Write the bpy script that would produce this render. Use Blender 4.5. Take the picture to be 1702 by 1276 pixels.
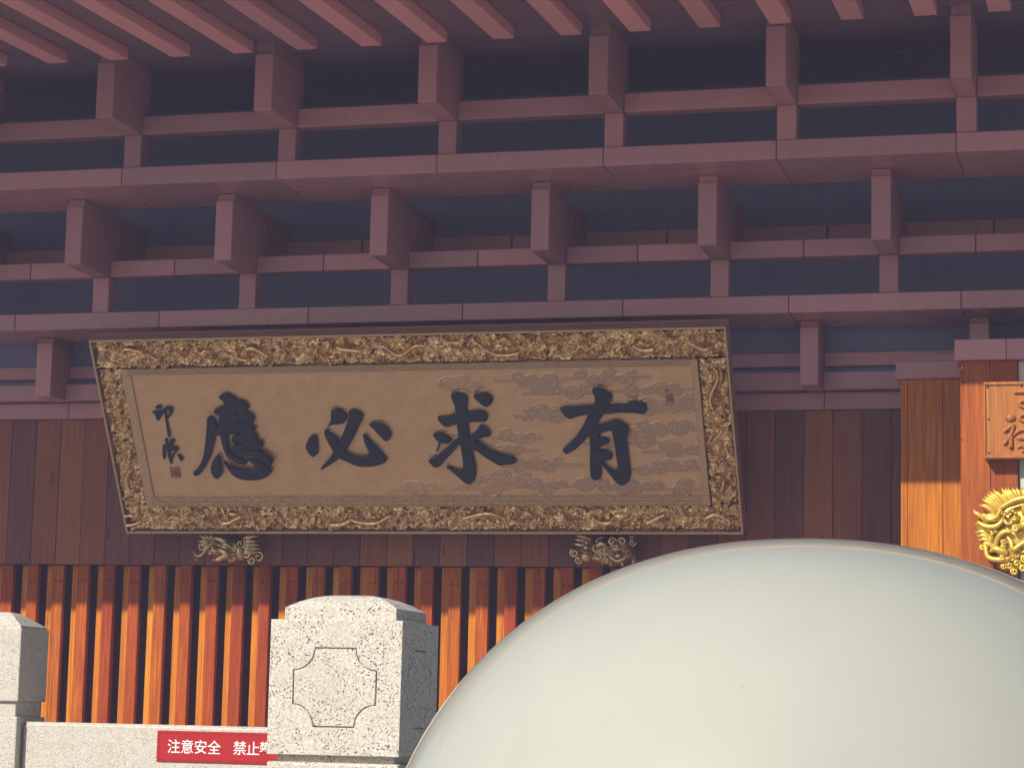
import bpy, bmesh, math, random
import numpy as np
from mathutils import Vector, Matrix
random.seed(7); rng = np.random.default_rng(7)
for o in list(bpy.data.objects): bpy.data.objects.remove(o)
scene = bpy.context.scene
COL = scene.collection

# ------------------------------------------------------------ camera
cam_data = bpy.data.cameras.new('camera'); cam = bpy.data.objects.new('camera', cam_data); COL.objects.link(cam)
r = (0.96615571, 0.25700744, 0.02214317); u = (0.01519047, -0.14237476, 0.98969626); f = (-0.25751193, 0.95586432, 0.14146025)
cam.matrix_world = Matrix(((r[0], u[0], -f[0], 0.0), (r[1], u[1], -f[1], -20.0), (r[2], u[2], -f[2], 1.6), (0, 0, 0, 1)))
cam_data.lens = 82.308; cam_data.sensor_width = 36; cam_data.sensor_fit = 'HORIZONTAL'
cam_data.clip_start = 0.05; cam_data.clip_end = 3000
scene.camera = cam

# ------------------------------------------------------------ sky, sun, exposure
SUN = Vector((0.60, 1.0, -0.90)).normalized()          # direction the light travels
elev = math.asin(-SUN.z); to_sun = -SUN
world = bpy.data.worlds.new('World'); scene.world = world; world.use_nodes = True
nt = world.node_tree; nt.nodes.clear()
sky = nt.nodes.new('ShaderNodeTexSky'); sky.sky_type = 'NISHITA'; sky.sun_disc = False
sky.sun_elevation = elev; sky.sun_rotation = math.atan2(to_sun.x, to_sun.y)
sky.air_density = 1.0; sky.dust_density = 1.5; sky.ozone_density = 1.0
bg = nt.nodes.new('ShaderNodeBackground'); bg.inputs['Strength'].default_value = 0.06
wo = nt.nodes.new('ShaderNodeOutputWorld')
nt.links.new(sky.outputs[0], bg.inputs[0]); nt.links.new(bg.outputs[0], wo.inputs[0])
sd = bpy.data.lights.new('sun', 'SUN'); sd.energy = 4.8; sd.angle = math.radians(0.42); sd.color = (1.0, 0.945, 0.86)
sun = bpy.data.objects.new('sun', sd); COL.objects.link(sun)
sun.rotation_euler = SUN.to_track_quat('-Z', 'Y').to_euler()
vs = scene.view_settings; vs.view_transform = 'Standard'; vs.look = 'None'; vs.gamma = 1; vs.use_curve_mapping = False
vs.exposure = 0.33
scene.cycles.max_bounces = 8; scene.cycles.diffuse_bounces = 5; scene.cycles.caustics_reflective = False; scene.cycles.caustics_refractive = False

# ------------------------------------------------------------ material helpers
class NT:
    def __init__(s, name):
        s.m = bpy.data.materials.new(name); s.m.use_nodes = True; s.t = s.m.node_tree
        s.b = s.t.nodes['Principled BSDF']
    def n(s, typ, **kw):
        nd = s.t.nodes.new(typ)
        for k, v in kw.items():
            if k in nd.inputs.keys() if isinstance(k, str) else False: nd.inputs[k].default_value = v
            else: setattr(nd, k, v)
        return nd
    def l(s, a, b): s.t.links.new(a, b)
    def ramp(s, src, stops, interp='LINEAR'):
        rp = s.t.nodes.new('ShaderNodeValToRGB'); cr = rp.color_ramp; cr.interpolation = interp
        while len(cr.elements) < len(stops): cr.elements.new(0.5)
        for e, (p, c) in zip(cr.elements, stops): e.position = p; e.color = c if len(c) == 4 else (*c, 1)
        s.l(src, rp.inputs[0]); return rp.outputs[0]
    def noise(s, vec, scale, detail=4, rough=0.55, dist=0.0):
        nd = s.t.nodes.new('ShaderNodeTexNoise'); nd.inputs['Scale'].default_value = scale; nd.inputs['Detail'].default_value = detail
        nd.inputs['Roughness'].default_value = rough; nd.inputs['Distortion'].default_value = dist
        if vec is not None: s.l(vec, nd.inputs['Vector'])
        return nd.outputs['Fac']
    def mix(s, fac, a, b, mode='MIX'):
        nd = s.t.nodes.new('ShaderNodeMix'); nd.data_type = 'RGBA'; nd.blend_type = mode
        for i, v in ((0, fac), (6, a), (7, b)):
            if hasattr(v, 'is_linked') or isinstance(v, bpy.types.NodeSocket): s.l(v, nd.inputs[i])
            elif i == 0: nd.inputs[0].default_value = v
            else: nd.inputs[i].default_value = (*v, 1) if len(v) == 3 else v
        return nd.outputs[2]
    def math(s, op, a, b=0.0):
        nd = s.t.nodes.new('ShaderNodeMath'); nd.operation = op
        for i, v in ((0, a), (1, b)):
            if isinstance(v, bpy.types.NodeSocket): s.l(v, nd.inputs[i])
            else: nd.inputs[i].default_value = v
        return nd.outputs[0]
    def coord(s, scale=(1, 1, 1), rand=True):
        tc = s.t.nodes.new('ShaderNodeTexCoord'); mp = s.t.nodes.new('ShaderNodeMapping'); mp.inputs['Scale'].default_value = scale
        if rand:
            oi = s.t.nodes.new('ShaderNodeObjectInfo'); va = s.t.nodes.new('ShaderNodeVectorMath'); va.operation = 'MULTIPLY_ADD'
            s.l(oi.outputs['Random'], va.inputs[0]); va.inputs[1].default_value = (37.0, 53.0, 71.0); s.l(tc.outputs['Object'], va.inputs[2])
            s.l(va.outputs[0], mp.inputs['Vector']); s.rnd = oi.outputs['Random']
        else: s.l(tc.outputs['Object'], mp.inputs['Vector'])
        return mp.outputs[0]
    def bump(s, h, strength=0.2, dist=0.01):
        b = s.t.nodes.new('ShaderNodeBump'); b.inputs['Strength'].default_value = strength; b.inputs['Distance'].default_value = dist
        s.l(h, b.inputs['Height']); s.l(b.outputs[0], s.b.inputs['Normal'])
    def set(s, **kw):
        names = dict(color='Base Color', rough='Roughness', metal='Metallic', spec='Specular IOR Level', coat='Coat Weight', coatr='Coat Roughness')
        for k, v in kw.items():
            i = s.b.inputs[names[k]]
            if isinstance(v, bpy.types.NodeSocket): s.l(v, i)
            elif k == 'color': i.default_value = (*v, 1)
            else: i.default_value = v
        return s

def mat_clad(name, c1, c2, rough=0.5):
    k = NT(name); v = k.coord((1, 1, 1)); big = k.noise(v, 2.2, 5); fine = k.noise(v, 60, 3)
    vary = k.ramp(k.rnd, [(0, (0.82, 0.84, 0.86)), (1, (1.1, 1.07, 1.06))])
    col = k.mix(k.ramp(big, [(0.3, (0, 0, 0)), (0.75, (1, 1, 1))]), c1, c2)
    col = k.mix(1.0, col, vary, 'MULTIPLY')
    col = k.mix(k.ramp(fine, [(0.45, (0, 0, 0)), (0.75, (0.18,) * 3)]), col, (0.30, 0.22, 0.20))
    st = k.noise(k.coord((9, 9, 0.5)), 1.5, 4); col = k.mix(k.ramp(st, [(0.52, (0, 0, 0)), (0.78, (0.22,) * 3)]), col, tuple(q * 0.62 for q in c1))
    k.set(color=col, rough=k.ramp(big, [(0.2, (rough - 0.08,) * 3), (0.8, (rough + 0.1,) * 3)]), spec=0.4)
    k.bump(fine, 0.06, 0.004); return k.m

def mat_wood(name, pal, gain=1.0, grain=1.0, rough=0.5, con=1.0):
    mul = lambda t: tuple(1 + (q - 1) * con for q in t)
    k = NT(name); v = k.coord((16, 16, 0.55)); g1 = k.noise(v, 1.6, 6, 0.6, 1.4)
    v2 = k.coord((70, 70, 1.6)); g2 = k.noise(v2, 2.2, 4, 0.6)
    v3 = k.coord((1.5, 1.5, 0.8)); blot = k.noise(v3, 1.6, 3)
    base = k.ramp(k.rnd, [(i / (len(pal)), tuple(c * gain for c in p)) for i, p in enumerate(pal)], 'CONSTANT')
    dark = k.mix(1.0, base, mul((0.50, 0.40, 0.35)), 'MULTIPLY'); light = k.mix(1.0, base, mul((1.25, 1.3, 1.35)), 'MULTIPLY')
    col = k.mix(k.ramp(g1, [(0.30, (0, 0, 0)), (0.72, (1, 1, 1))]), dark, light)
    col = k.mix(k.ramp(g2, [(0.40, (0.45 * grain,) * 3), (0.62, (0, 0, 0))]), col, dark)
    col = k.mix(k.ramp(blot, [(0.35, (0.35,) * 3), (0.6, (0, 0, 0))]), col, k.mix(1.0, base, (0.72, 0.55, 0.5), 'MULTIPLY'))
    vk = k.coord((5, 5, 1.1)); vor = k.n('ShaderNodeTexVoronoi'); vor.inputs['Scale'].default_value = 1.0; k.l(vk, vor.inputs['Vector'])
    col = k.mix(k.ramp(vor.outputs['Distance'], [(0.03, (0.75,) * 3), (0.10, (0, 0, 0))]), col, k.mix(1.0, base, (0.32, 0.22, 0.2), 'MULTIPLY'))
    k.set(color=col, rough=rough, spec=0.22); k.bump(g2, 0.25, 0.003); return k.m

def mat_granite(name):
    k = NT(name); v = k.coord((1, 1, 1)); a = k.noise(v, 95, 4, 0.65)
    vo = k.n('ShaderNodeTexVoronoi'); vo.inputs['Scale'].default_value = 185; k.l(v, vo.inputs['Vector'])
    sep = k.n('ShaderNodeSeparateColor'); k.l(vo.outputs['Color'], sep.inputs[0])
    cells = k.ramp(sep.outputs[0], [(0.0, (0.45, 0.41, 0.34)), (0.3, (0.57, 0.54, 0.47)), (0.6, (0.68, 0.66, 0.60)), (0.85, (0.50, 0.44, 0.36))])
    sp = k.noise(v, 185, 2, 0.5); sp2 = k.noise(v, 22, 2)
    mask = k.math('MULTIPLY', k.ramp(sp, [(0.585, (0, 0, 0)), (0.62, (1, 1, 1))]), k.ramp(sp2, [(0.38, (0.25,) * 3), (0.55, (1, 1, 1))]))
    col = k.mix(k.ramp(a, [(0.35, (0.6,) * 3), (0.6, (0, 0, 0))]), cells, (0.60, 0.54, 0.44))
    col = k.mix(mask, col, (0.075, 0.072, 0.07))
    dirt = k.noise(v, 5, 4); col = k.mix(k.ramp(dirt, [(0.5, (0, 0, 0)), (0.8, (0.3,) * 3)]), col, (0.42, 0.36, 0.27))
    k.set(color=col, rough=0.62, spec=0.4); k.bump(a, 0.25, 0.002); return k.m

def mat_gold(name, col, dark, rough=0.33, metal=0.9, scale=30):
    k = NT(name); v = k.coord((1, 1, 1), rand=False); a = k.noise(v, scale, 4); b = k.noise(v, 4, 3)
    c = k.mix(k.ramp(a, [(0.35, (0, 0, 0)), (0.7, (1, 1, 1))]), dark, col)
    k.set(color=c, rough=k.ramp(b, [(0.3, (rough - 0.07,) * 3), (0.7, (rough + 0.12,) * 3)]), metal=metal); k.bump(a, 0.08, 0.002); return k.m

M = {}
M['clad'] = mat_clad('brown_cladding', (0.50, 0.238, 0.255), (0.55, 0.268, 0.285), 0.42)
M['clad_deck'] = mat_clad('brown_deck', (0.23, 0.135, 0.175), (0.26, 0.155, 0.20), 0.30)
M['clad_soffit'] = mat_clad('glossy_brown_cladding', (0.50, 0.238, 0.255), (0.55, 0.268, 0.285), 0.26)
M['clad_rafter'] = mat_clad('rafter_paint', (0.80, 0.37, 0.385), (0.84, 0.40, 0.41), 0.5)
M['clad_back'] = mat_clad('veil_blue_back_panel', (0.19, 0.195, 0.34), (0.22, 0.22, 0.37), 0.6)  # blue glare veil over the recesses put into the panel colour
teak = [(0.57, 0.130, 0.005), (0.55, 0.112, 0.005), (0.60, 0.155, 0.006), (0.50, 0.090, 0.005), (0.58, 0.138, 0.005), (0.52, 0.102, 0.005), (0.61, 0.165, 0.006), (0.46, 0.078, 0.006), (0.56, 0.120, 0.005)]
M['slat'] = mat_wood('teak_slat', teak, 1.0, 1.8, 0.62, 1.15)
M['slat_back'] = mat_wood('sunlit_teak_back_slat', [(0.74, 0.275, 0.016), (0.70, 0.235, 0.012), (0.77, 0.315, 0.022), (0.72, 0.255, 0.014)], 1.0, 1.0, 0.62)  # sunlit brightness of the recessed strips put into a yellower palette
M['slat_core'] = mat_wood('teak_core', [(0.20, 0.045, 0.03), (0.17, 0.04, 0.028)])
M['board'] = mat_wood('dull_brown_board', [(0.33, 0.120, 0.056), (0.215, 0.088, 0.070), (0.38, 0.150, 0.062), (0.23, 0.092, 0.070), (0.35, 0.128, 0.056), (0.205, 0.084, 0.070), (0.29, 0.114, 0.062)], 1.0, 0.6, 0.6, 0.55)  # darker, duller browns than the slats
M['colA'] = mat_wood('golden_teak', [(0.60, 0.20, 0.014), (0.64, 0.22, 0.014), (0.57, 0.185, 0.012)])
M['colB'] = mat_wood('red_teak', [(0.44, 0.118, 0.018), (0.40, 0.10, 0.016), (0.47, 0.132, 0.02)], 1.0, 1.3)
M['sign_wood'] = mat_wood('carved_sign_wood', [(0.52, 0.205, 0.050), (0.52, 0.205, 0.050)])
M['granite'] = mat_granite('speckled_granite')
M['gold_border'] = mat_gold('carved_gilding', (0.96, 0.71, 0.34), (0.58, 0.375, 0.19), 0.17, 1.0)
M['gold_flat'] = mat_gold('aged_gold_frame', (0.62, 0.43, 0.25), (0.50, 0.33, 0.19), 0.45, 0.6)
M['gold_corbel'] = mat_gold('dull_gilding', (0.75, 0.58, 0.30), (0.46, 0.33, 0.17), 0.28, 0.95)
M['gold_bright'] = mat_gold('bright_gilding', (0.80, 0.60, 0.10), (0.68, 0.42, 0.06), 0.38, 0.55)
# gilded ground of the name board: raised clouds' weaker reflection painted as darker colour (a mesh attribute says where they are)
k = NT('gilded_ground'); v = k.coord((1, 1, 1), rand=False); at = k.n('ShaderNodeAttribute', attribute_name='cloud')
a = k.noise(v, 7, 5); b = k.noise(v, 90, 3)
c = k.mix(k.ramp(a, [(0.3, (0, 0, 0)), (0.7, (1, 1, 1))]), (0.64, 0.385, 0.20), (0.73, 0.46, 0.245))
c = k.mix(at.outputs['Fac'], c, (0.45, 0.295, 0.20)); c = k.mix(k.ramp(b, [(0.4, (0.25,) * 3), (0.65, (0, 0, 0))]), c, (0.46, 0.29, 0.17))
k.set(color=c, rough=0.33, metal=0.6); k.bump(b, 0.12, 0.003); M['ground_gold'] = k.m
k = NT('black_lacquer'); k.set(color=(0.011, 0.014, 0.024), rough=0.30, spec=0.35); M['lacquer'] = k.m
k = NT('seal_red'); k.set(color=(0.33, 0.07, 0.06), rough=0.6); M['seal'] = k.m
k = NT('red_plate'); v = k.coord(); a = k.noise(v, 6, 4); k.set(color=k.mix(k.ramp(a, [(0.3, (0, 0, 0)), (0.7, (1, 1, 1))]), (0.35, 0.003, 0.005), (0.40, 0.005, 0.007)), rough=0.42); M['red'] = k.m
k = NT('white_lettering'); k.set(color=(0.85, 0.84, 0.83), rough=0.5); M['white'] = k.m
k = NT('nail_iron'); k.set(color=(0.03, 0.025, 0.025), rough=0.6, metal=0.5); M['nail'] = k.m
k = NT('cream_globe'); v = k.coord(rand=False); a = k.noise(v, 2.2, 3); b = k.noise(v, 26, 2, 0.5)
c = k.mix(k.ramp(a, [(0.35, (0, 0, 0)), (0.65, (1, 1, 1))]), (0.385, 0.393, 0.342), (0.412, 0.418, 0.362))
c = k.mix(k.ramp(b, [(0.735, (0, 0, 0)), (0.76, (0.2,) * 3)]), c, (0.22, 0.21, 0.17))
d_ = k.noise(v, 5, 6, 0.65, 0.8); c = k.mix(k.ramp(d_, [(0.50, (0, 0, 0)), (0.75, (0.28,) * 3)]), c, (0.33, 0.335, 0.30))
k.set(color=c, rough=k.ramp(d_, [(0.4, (0.04,) * 3), (0.7, (0.16,) * 3)]), spec=0.7); M['globe'] = k.m
k = NT('pale_plaster'); v = k.coord(); a = k.noise(v, 8, 4); k.set(color=k.mix(a, (0.50, 0.52, 0.52), (0.58, 0.59, 0.58)), rough=0.8); M['plaster'] = k.m
k = NT('pale_paving'); v = k.coord(rand=False); a = k.noise(v, 3, 5)
br = k.n('ShaderNodeTexBrick'); k.l(v, br.inputs['Vector']); br.inputs['Scale'].default_value = 1.0; br.inputs['Mortar Size'].default_value = 0.006
br.inputs['Color1'].default_value = (0.30, 0.285, 0.26, 1); br.inputs['Color2'].default_value = (0.35, 0.33, 0.30, 1); br.inputs['Mortar'].default_value = (0.16, 0.15, 0.14, 1)
k.set(color=k.mix(0.25, br.outputs[0], k.ramp(a, [(0.3, (0.3, 0.28, 0.25)), (0.7, (0.55, 0.52, 0.47))])), rough=0.75); M['paving'] = k.m
k = NT('glazed_roof_tile'); v = k.coord(rand=False); a = k.noise(v, 5, 4); k.set(color=k.mix(a, (0.42, 0.20, 0.04), (0.55, 0.28, 0.06)), rough=0.3); M['tile'] = k.m

# ------------------------------------------------------------ object helpers
def tag(o, label=None, cat=None, group=None, kind=None):
    for k_, v_ in (('label', label), ('category', cat), ('group', group), ('kind', kind)):
        if v_: o[k_] = v_
    return o
def link(name, me, parent=None, loc=(0, 0, 0), mat=None, smooth=False):
    o = bpy.data.objects.new(name, me); COL.objects.link(o); o.location = loc; o.parent = parent
    if mat and not me.materials: me.materials.append(mat)
    if smooth:
        for p in me.polygons: p.use_smooth = True
    return o
def empty(name, loc=(0, 0, 0)):
    o = bpy.data.objects.new(name, None); COL.objects.link(o); o.location = loc; o.empty_display_size = 0.2; return o
_cache = {}
def box_mesh(sx, sy, sz, bev, mat):
    key = (round(sx, 4), round(sy, 4), round(sz, 4), bev, mat.name)
    if key not in _cache:
        bm = bmesh.new(); bmesh.ops.create_cube(bm, size=1.0); bmesh.ops.scale(bm, vec=(sx, sy, sz), verts=bm.verts)
        if bev: bmesh.ops.bevel(bm, geom=list(bm.edges), offset=bev, segments=1, affect='EDGES', profile=0.5)
        me = bpy.data.meshes.new('box'); bm.to_mesh(me); bm.free(); me.materials.append(mat); _cache[key] = me
    return _cache[key]
def box(name, x0, x1, y0, y1, z0, z1, mat, parent=None, bev=0.006):
    c = Vector(((x0 + x1) / 2, (y0 + y1) / 2, (z0 + z1) / 2))
    if parent is not None: c = c - parent_loc(parent)
    return link(name, box_mesh(x1 - x0, y1 - y0, z1 - z0, bev, mat), parent, c)
def parent_loc(p):
    v = Vector((0, 0, 0))
    while p is not None: v = v + p.location; p = p.parent
    return v
def bm_obj(name, bm, mat, parent=None, loc=(0, 0, 0), smooth=False):
    bmesh.ops.recalc_face_normals(bm, faces=list(bm.faces))
    me = bpy.data.meshes.new(name); bm.to_mesh(me); bm.free(); me.materials.append(mat); return link(name, me, parent, loc, None, smooth)
def add_box(bm, x0, x1, y0, y1, z0, z1):
    vs_ = [bm.verts.new((x, y, z)) for x in (x0, x1) for y in (y0, y1) for z in (z0, z1)]
    for q in ((0, 1, 3, 2), (4, 6, 7, 5), (0, 4, 5, 1), (2, 3, 7, 6), (0, 2, 6, 4), (1, 5, 7, 3)): bm.faces.new([vs_[i] for i in q])
def catmull(pts, n=4, closed=False):
    P = [Vector(p) for p in pts]; out = []; N_ = len(P); rngk = range(N_ if closed else N_ - 1)
    for i in rngk:
        if closed: a, b, c, d = P[i - 1], P[i], P[(i + 1) % N_], P[(i + 2) % N_]
        else: a, b, c, d = P[max(i - 1, 0)], P[i], P[i + 1], P[min(i + 2, N_ - 1)]
        for j in range(n):
            t = j / n; out.append(0.5 * ((2 * b) + (c - a) * t + (2 * a - 5 * b + 4 * c - d) * t * t + (3 * b - a - 3 * c + d) * t ** 3))
    if not closed: out.append(P[-1])
    return out
def tube(bm, pts, rad, seg=7, n=4, flat=1.0):
    """smooth tapered tube; rad is a list of radii spread along it; flat squashes it along local y"""
    P = catmull(pts, n); L = len(P); rings = []; up = Vector((0, 1, 0))
    for i, p in enumerate(P):
        t = (P[min(i + 1, L - 1)] - P[max(i - 1, 0)])
        if t.length < 1e-9: t = Vector((1, 0, 0))
        t.normalize(); a = up - t * up.dot(t)
        if a.length < 1e-3: a = Vector((1, 0, 0)) - t * t.x
        a.normalize(); b = t.cross(a)
        s = i / (L - 1) * (len(rad) - 1); j = min(int(s), len(rad) - 2); rr = rad[j] + (rad[j + 1] - rad[j]) * (s - j); rr = max(rr, 0.0008)
        rings.append([bm.verts.new(p + (a * math.cos(2 * math.pi * q / seg) * flat + b * math.sin(2 * math.pi * q / seg)) * rr) for q in range(seg)])
    for A, B in zip(rings, rings[1:]):
        for q in range(seg): bm.faces.new((A[q], A[(q + 1) % seg], B[(q + 1) % seg], B[q]))
    bm.faces.new(rings[0]); bm.faces.new(rings[-1][::-1])
def ball(bm, c, rad, sx=1, sy=1, sz=1, sub=2):
    res = bmesh.ops.create_icosphere(bm, subdivisions=sub, radius=rad)
    bmesh.ops.scale(bm, vec=(sx, sy, sz), verts=res['verts']); bmesh.ops.translate(bm, vec=c, verts=res['verts'])
def spiral(cx, cz, y, r0, turns, start, sgn=1, n=14, dy=0.0):
    return [(cx + r0 * (1 - i / n * 0.85) * math.cos(start + sgn * turns * 2 * math.pi * i / n), y - dy * i / n, cz + r0 * (1 - i / n * 0.85) * math.sin(start + sgn * turns * 2 * math.pi * i / n)) for i in range(n + 1)]

k = NT('dark_terrace_stone'); v = k.coord(rand=False); a = k.noise(v, 3, 5); k.set(color=k.mix(a, (0.20, 0.19, 0.18), (0.28, 0.265, 0.245)), rough=0.7); M['terrace'] = k.m

# ============================================================ THE SETTING
g = bmesh.new(); q = 250
g.faces.new([g.verts.new(p) for p in ((-q, -q, 0), (q, -q, 0), (q, q, 0), (-q, q, 0))])
tag(bm_obj('ground', g, M['paving']), kind='structure')
tag(box('terrace', -26, 16, -14.35, 16, 0.004, 0.80, M['terrace'], None, 0.02), kind='structure')

# ============================================================ TEMPLE HALL
hall = empty('temple_hall', (-5.5, 0.0, 0.80))
tag(hall, 'temple hall with brown lattice eaves, dark plank wall and orange slatted lower wall', 'temple')
S = 1.416; MW = 0.157
A1 = [-8.412 + S * i for i in range(-3, 7)]           # arm left edges, first and third tier
A2 = [-9.120 + S * i for i in range(-2, 8)]           # second tier, half a bay off
XL, XR = -13.2, 1.3
def H(name, x0, x1, y0, y1, z0, z1, m='clad', bev=0.006): return box(name, x0, x1, y0, y1, z0, z1, M[m], hall, bev)
def raf_z(y): return 6.98 + 0.049 * (y + 2.5)
# main body behind, back panels of the eaves
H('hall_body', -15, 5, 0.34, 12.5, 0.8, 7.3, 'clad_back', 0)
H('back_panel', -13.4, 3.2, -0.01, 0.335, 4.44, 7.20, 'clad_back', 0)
# tier 1
for x in A1:
    H('bracket_arm', x, x + MW, -2.422, -1.655, 6.512, 6.990)
    H('arm_neck', x + 0.004, x + MW - 0.004, -2.385, -1.655, 6.991, 7.16)
    H('post', x, x + MW, -1.824, -1.66, 6.223, 6.511)
for a, b in zip(A1, A1[1:]):
    H('rail', a + MW + 0.003, b - 0.003, -1.822, -1.66, 6.515, 6.674)
    H('beam', a + 0.0025, b - 0.0025, -1.850, -0.95, 6.066, 6.221, 'clad_soffit')
# tier 2
for x in A2:
    H('bracket_arm', x, x + MW, -1.426, -0.655, 5.473, 6.000); H('arm_tail', x, x + MW, -0.654, -0.015, 5.64, 6.0)
    H('arm_neck', x + 0.004, x + MW - 0.004, -1.395, -0.015, 6.001, 6.064)
    H('post', x, x + MW, -0.818, -0.66, 5.150, 5.472)
for a, b in zip(A2, A2[1:]):
    m_ = (a + b + MW) / 2
    H('rail', a + MW + 0.003, m_ - 0.003, -0.816, -0.66, 5.475, 5.622); H('rail', m_ + 0.003, b - 0.003, -0.816, -0.66, 5.475, 5.622)
    H('inner_rail', a + MW + 0.003, m_ + 0.10, -0.09, -0.012, 5.73, 5.90); H('inner_rail', m_ + 0.112, b - 0.003, -0.09, -0.012, 5.73, 5.90)
for a, b in zip(A1, A1[1:]): H('beam', a - 0.04 + 0.0025, b - 0.04 - 0.0025, -0.840, -0.10, 4.998, 5.148, 'clad_soffit')
# tier 3
for x in A1:
    H('bracket_arm', x, x + MW, -0.453, -0.015, 4.446, 4.945)
    H('arm_neck', x + 0.004, x + MW - 0.004, -0.425, -0.015, 4.946, 4.996)
for a, b in zip(A1, A1[1:]):
    H('rail', a + MW + 0.003, b - 0.003, -0.150, -0.012, 4.450, 4.600)
    H('inner_rail', a + MW + 0.003, b - 0.003, -0.075, -0.012, 4.66, 4.78)
    H('lintel', a + MW + 0.002, b + MW - 0.002, -0.05, 0.30, 4.290, 4.438)
# plank wall
H('wall_core', XL, 3.2, 0.045, 0.335, 2.94, 4.289, 'slat_core', 0)
j = 0; x = -7.517 - 0.2497 * 22
while x < 1.0:
    d = random.uniform(-0.004, 0.004)
    H('plank', x + 0.002, x + 0.2497 - 0.002, 0.0 + d, 0.043, 2.932, 4.288, 'board', 0.004); x += 0.2497
# slatted lower wall: proud front slat, recessed back slat, open groove
H('slat_core', XL, 3.2, 0.26, 0.335, 0.82, 2.938, 'slat_core', 0)
H('wall_base', XL, 3.2, 0.0, 0.33, 0.801, 0.99, 'granite', 0.01)
_nm = {}
for j in range(-27, 26):
    R_ = -6.084 + 0.2569 * j; w_ = 0.109 + 0.004 * ((j * 7) % 3 - 1); dz = 0.003 * ((j * 5) % 3); dy = 0.006 * ((j * 11) % 3 - 1)
    o = H('front_slat', R_ - w_, R_, 0.022 + dy, 0.084, 0.995, 2.929 - dz, 'slat', 0.003)
    H('back_slat', R_ - 0.192, R_ - w_ + 0.03, 0.086, 0.14, 0.995, 2.926, 'slat_back', 0.003)
    nz = 2.79 - 0.006 * ((j * 3) % 4)
    for t in (0.30, 0.74):
        key = 'nail'
        if key not in _nm:
            b_ = bmesh.new(); bmesh.ops.create_cone(b_, cap_ends=True, segments=8, radius1=0.0085, radius2=0.0085, depth=0.008)
            bmesh.ops.rotate(b_, cent=(0, 0, 0), matrix=Matrix.Rotation(math.pi / 2, 3, 'X'), verts=b_.verts)
            me = bpy.data.meshes.new('nail'); b_.to_mesh(me); b_.free(); me.materials.append(M['nail']); _nm[key] = me
        n_ = link('nail', _nm[key], o); n_.location = Vector((R_ - w_ * (1 - t), 0.019 + dy, nz)) - parent_loc(o)
# projecting columns on the right
def column(x0, x1, seams, yf, z1, m):
    c = H('column', x0 + 0.01, x1 - 0.01, yf + 0.04, 0.0 - 0.02, 0.81, z1 - 0.005, 'slat_core', 0)
    e = [x0] + seams + [x1]
    for a, b in zip(e, e[1:]): box('column_board', a + 0.0015, b - 0.0015, yf, yf + 0.039, 0.82, z1, M[m], c, 0.003)
    return c
cA = column(-1.842, -1.318, [-1.785, -1.507], -1.07, 4.386, 'colA')
box('column_cap', -1.878, -1.322, -1.10, -0.5, 4.388, 4.530, M['clad'], cA); box('column_cap', -1.755, -1.30, -0.96, -0.5, 4.531, 4.602, M['clad'], cA)
cB = column(-1.313, -0.878, [-1.087], -1.83, 4.412, 'colB')
box('column_cap', -1.352, -0.96, -1.875, -0.9, 4.414, 4.575, M['clad'], cB); box('column_cap', -0.957, 0.4, -1.875, -0.9, 4.414, 4.575, M['clad'], cB)
for (xx, zz, mt) in ((-1.297, 4.36, 'white'), (-1.283, 4.247, 'nail'), (-1.296, 3.80, 'nail')):
    b_ = bmesh.new(); ball(b_, (0, 0, 0), 0.007, 1, 0.5, 1, 1); bm_obj('screw', b_, M[mt], cB, Vector((xx, -1.832, zz)) - parent_loc(cB))
H('side_panel', -0.874, 1.2, -1.80, -0.92, 0.82, 4.412, 'plaster', 0.004)
# rafters under a gently rising deck
def prism(name, prof, x0, x1, m, parent, off=0.0):
    b_ = bmesh.new(); A_ = [b_.verts.new((x0, y, z)) for y, z in prof]; B_ = [b_.verts.new((x1, y, z)) for y, z in prof]; n_ = len(prof)
    b_.faces.new(A_); b_.faces.new(B_[::-1])
    for i in range(n_): b_.faces.new((A_[i], B_[i], B_[(i + 1) % n_], A_[(i + 1) % n_]))
    return b_
pr = [(-4.71, raf_z(-4.71)), (-2.5, raf_z(-2.5)), (-2.5, raf_z(-2.5) + 0.099), (-4.71, raf_z(-4.71) + 0.099)]
b_ = prism('rafter', pr, 0, 0.170, None, None); bmesh.ops.recalc_face_normals(b_, faces=list(b_.faces)); bmesh.ops.bevel(b_, geom=list(b_.edges), offset=0.004, segments=1, affect='EDGES')
rm = bpy.data.meshes.new('rafter'); b_.to_mesh(rm); b_.free(); rm.materials.append(M['clad_rafter'])
for j in range(-12, 22): link('rafter', rm, hall, Vector((-8.826 + 0.5563 * j, 0, 0)) - parent_loc(hall))
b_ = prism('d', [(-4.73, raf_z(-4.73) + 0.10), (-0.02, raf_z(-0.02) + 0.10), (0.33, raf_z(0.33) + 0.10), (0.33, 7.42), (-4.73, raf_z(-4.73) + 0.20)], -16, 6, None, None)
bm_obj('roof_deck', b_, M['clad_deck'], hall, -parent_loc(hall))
b_ = prism('r', [(-5.0, 7.08), (-5.0, 7.16), (-2.0, 8.25), (2.0, 10.3), (6.0, 13.2), (12.8, 8.0), (12.8, 7.5), (0.3, 7.45)], -16.4, 6.4, None, None)
roof = bm_obj('roof', b_, M['tile'], hall, -parent_loc(hall))
b_ = bmesh.new()
for j in range(88):
    x = -16.3 + 0.26 * j; tube(b_, [(x, -5.04, 7.18), (x, -2.0, 8.28), (x, 2.0, 10.33), (x, 6.0, 13.22)], [0.06, 0.06], 6, 2)
rt = bm_obj('tile_ridges', b_, M['tile'], roof, (0, 0, 0), True); tag(rt, kind='stuff')

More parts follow.
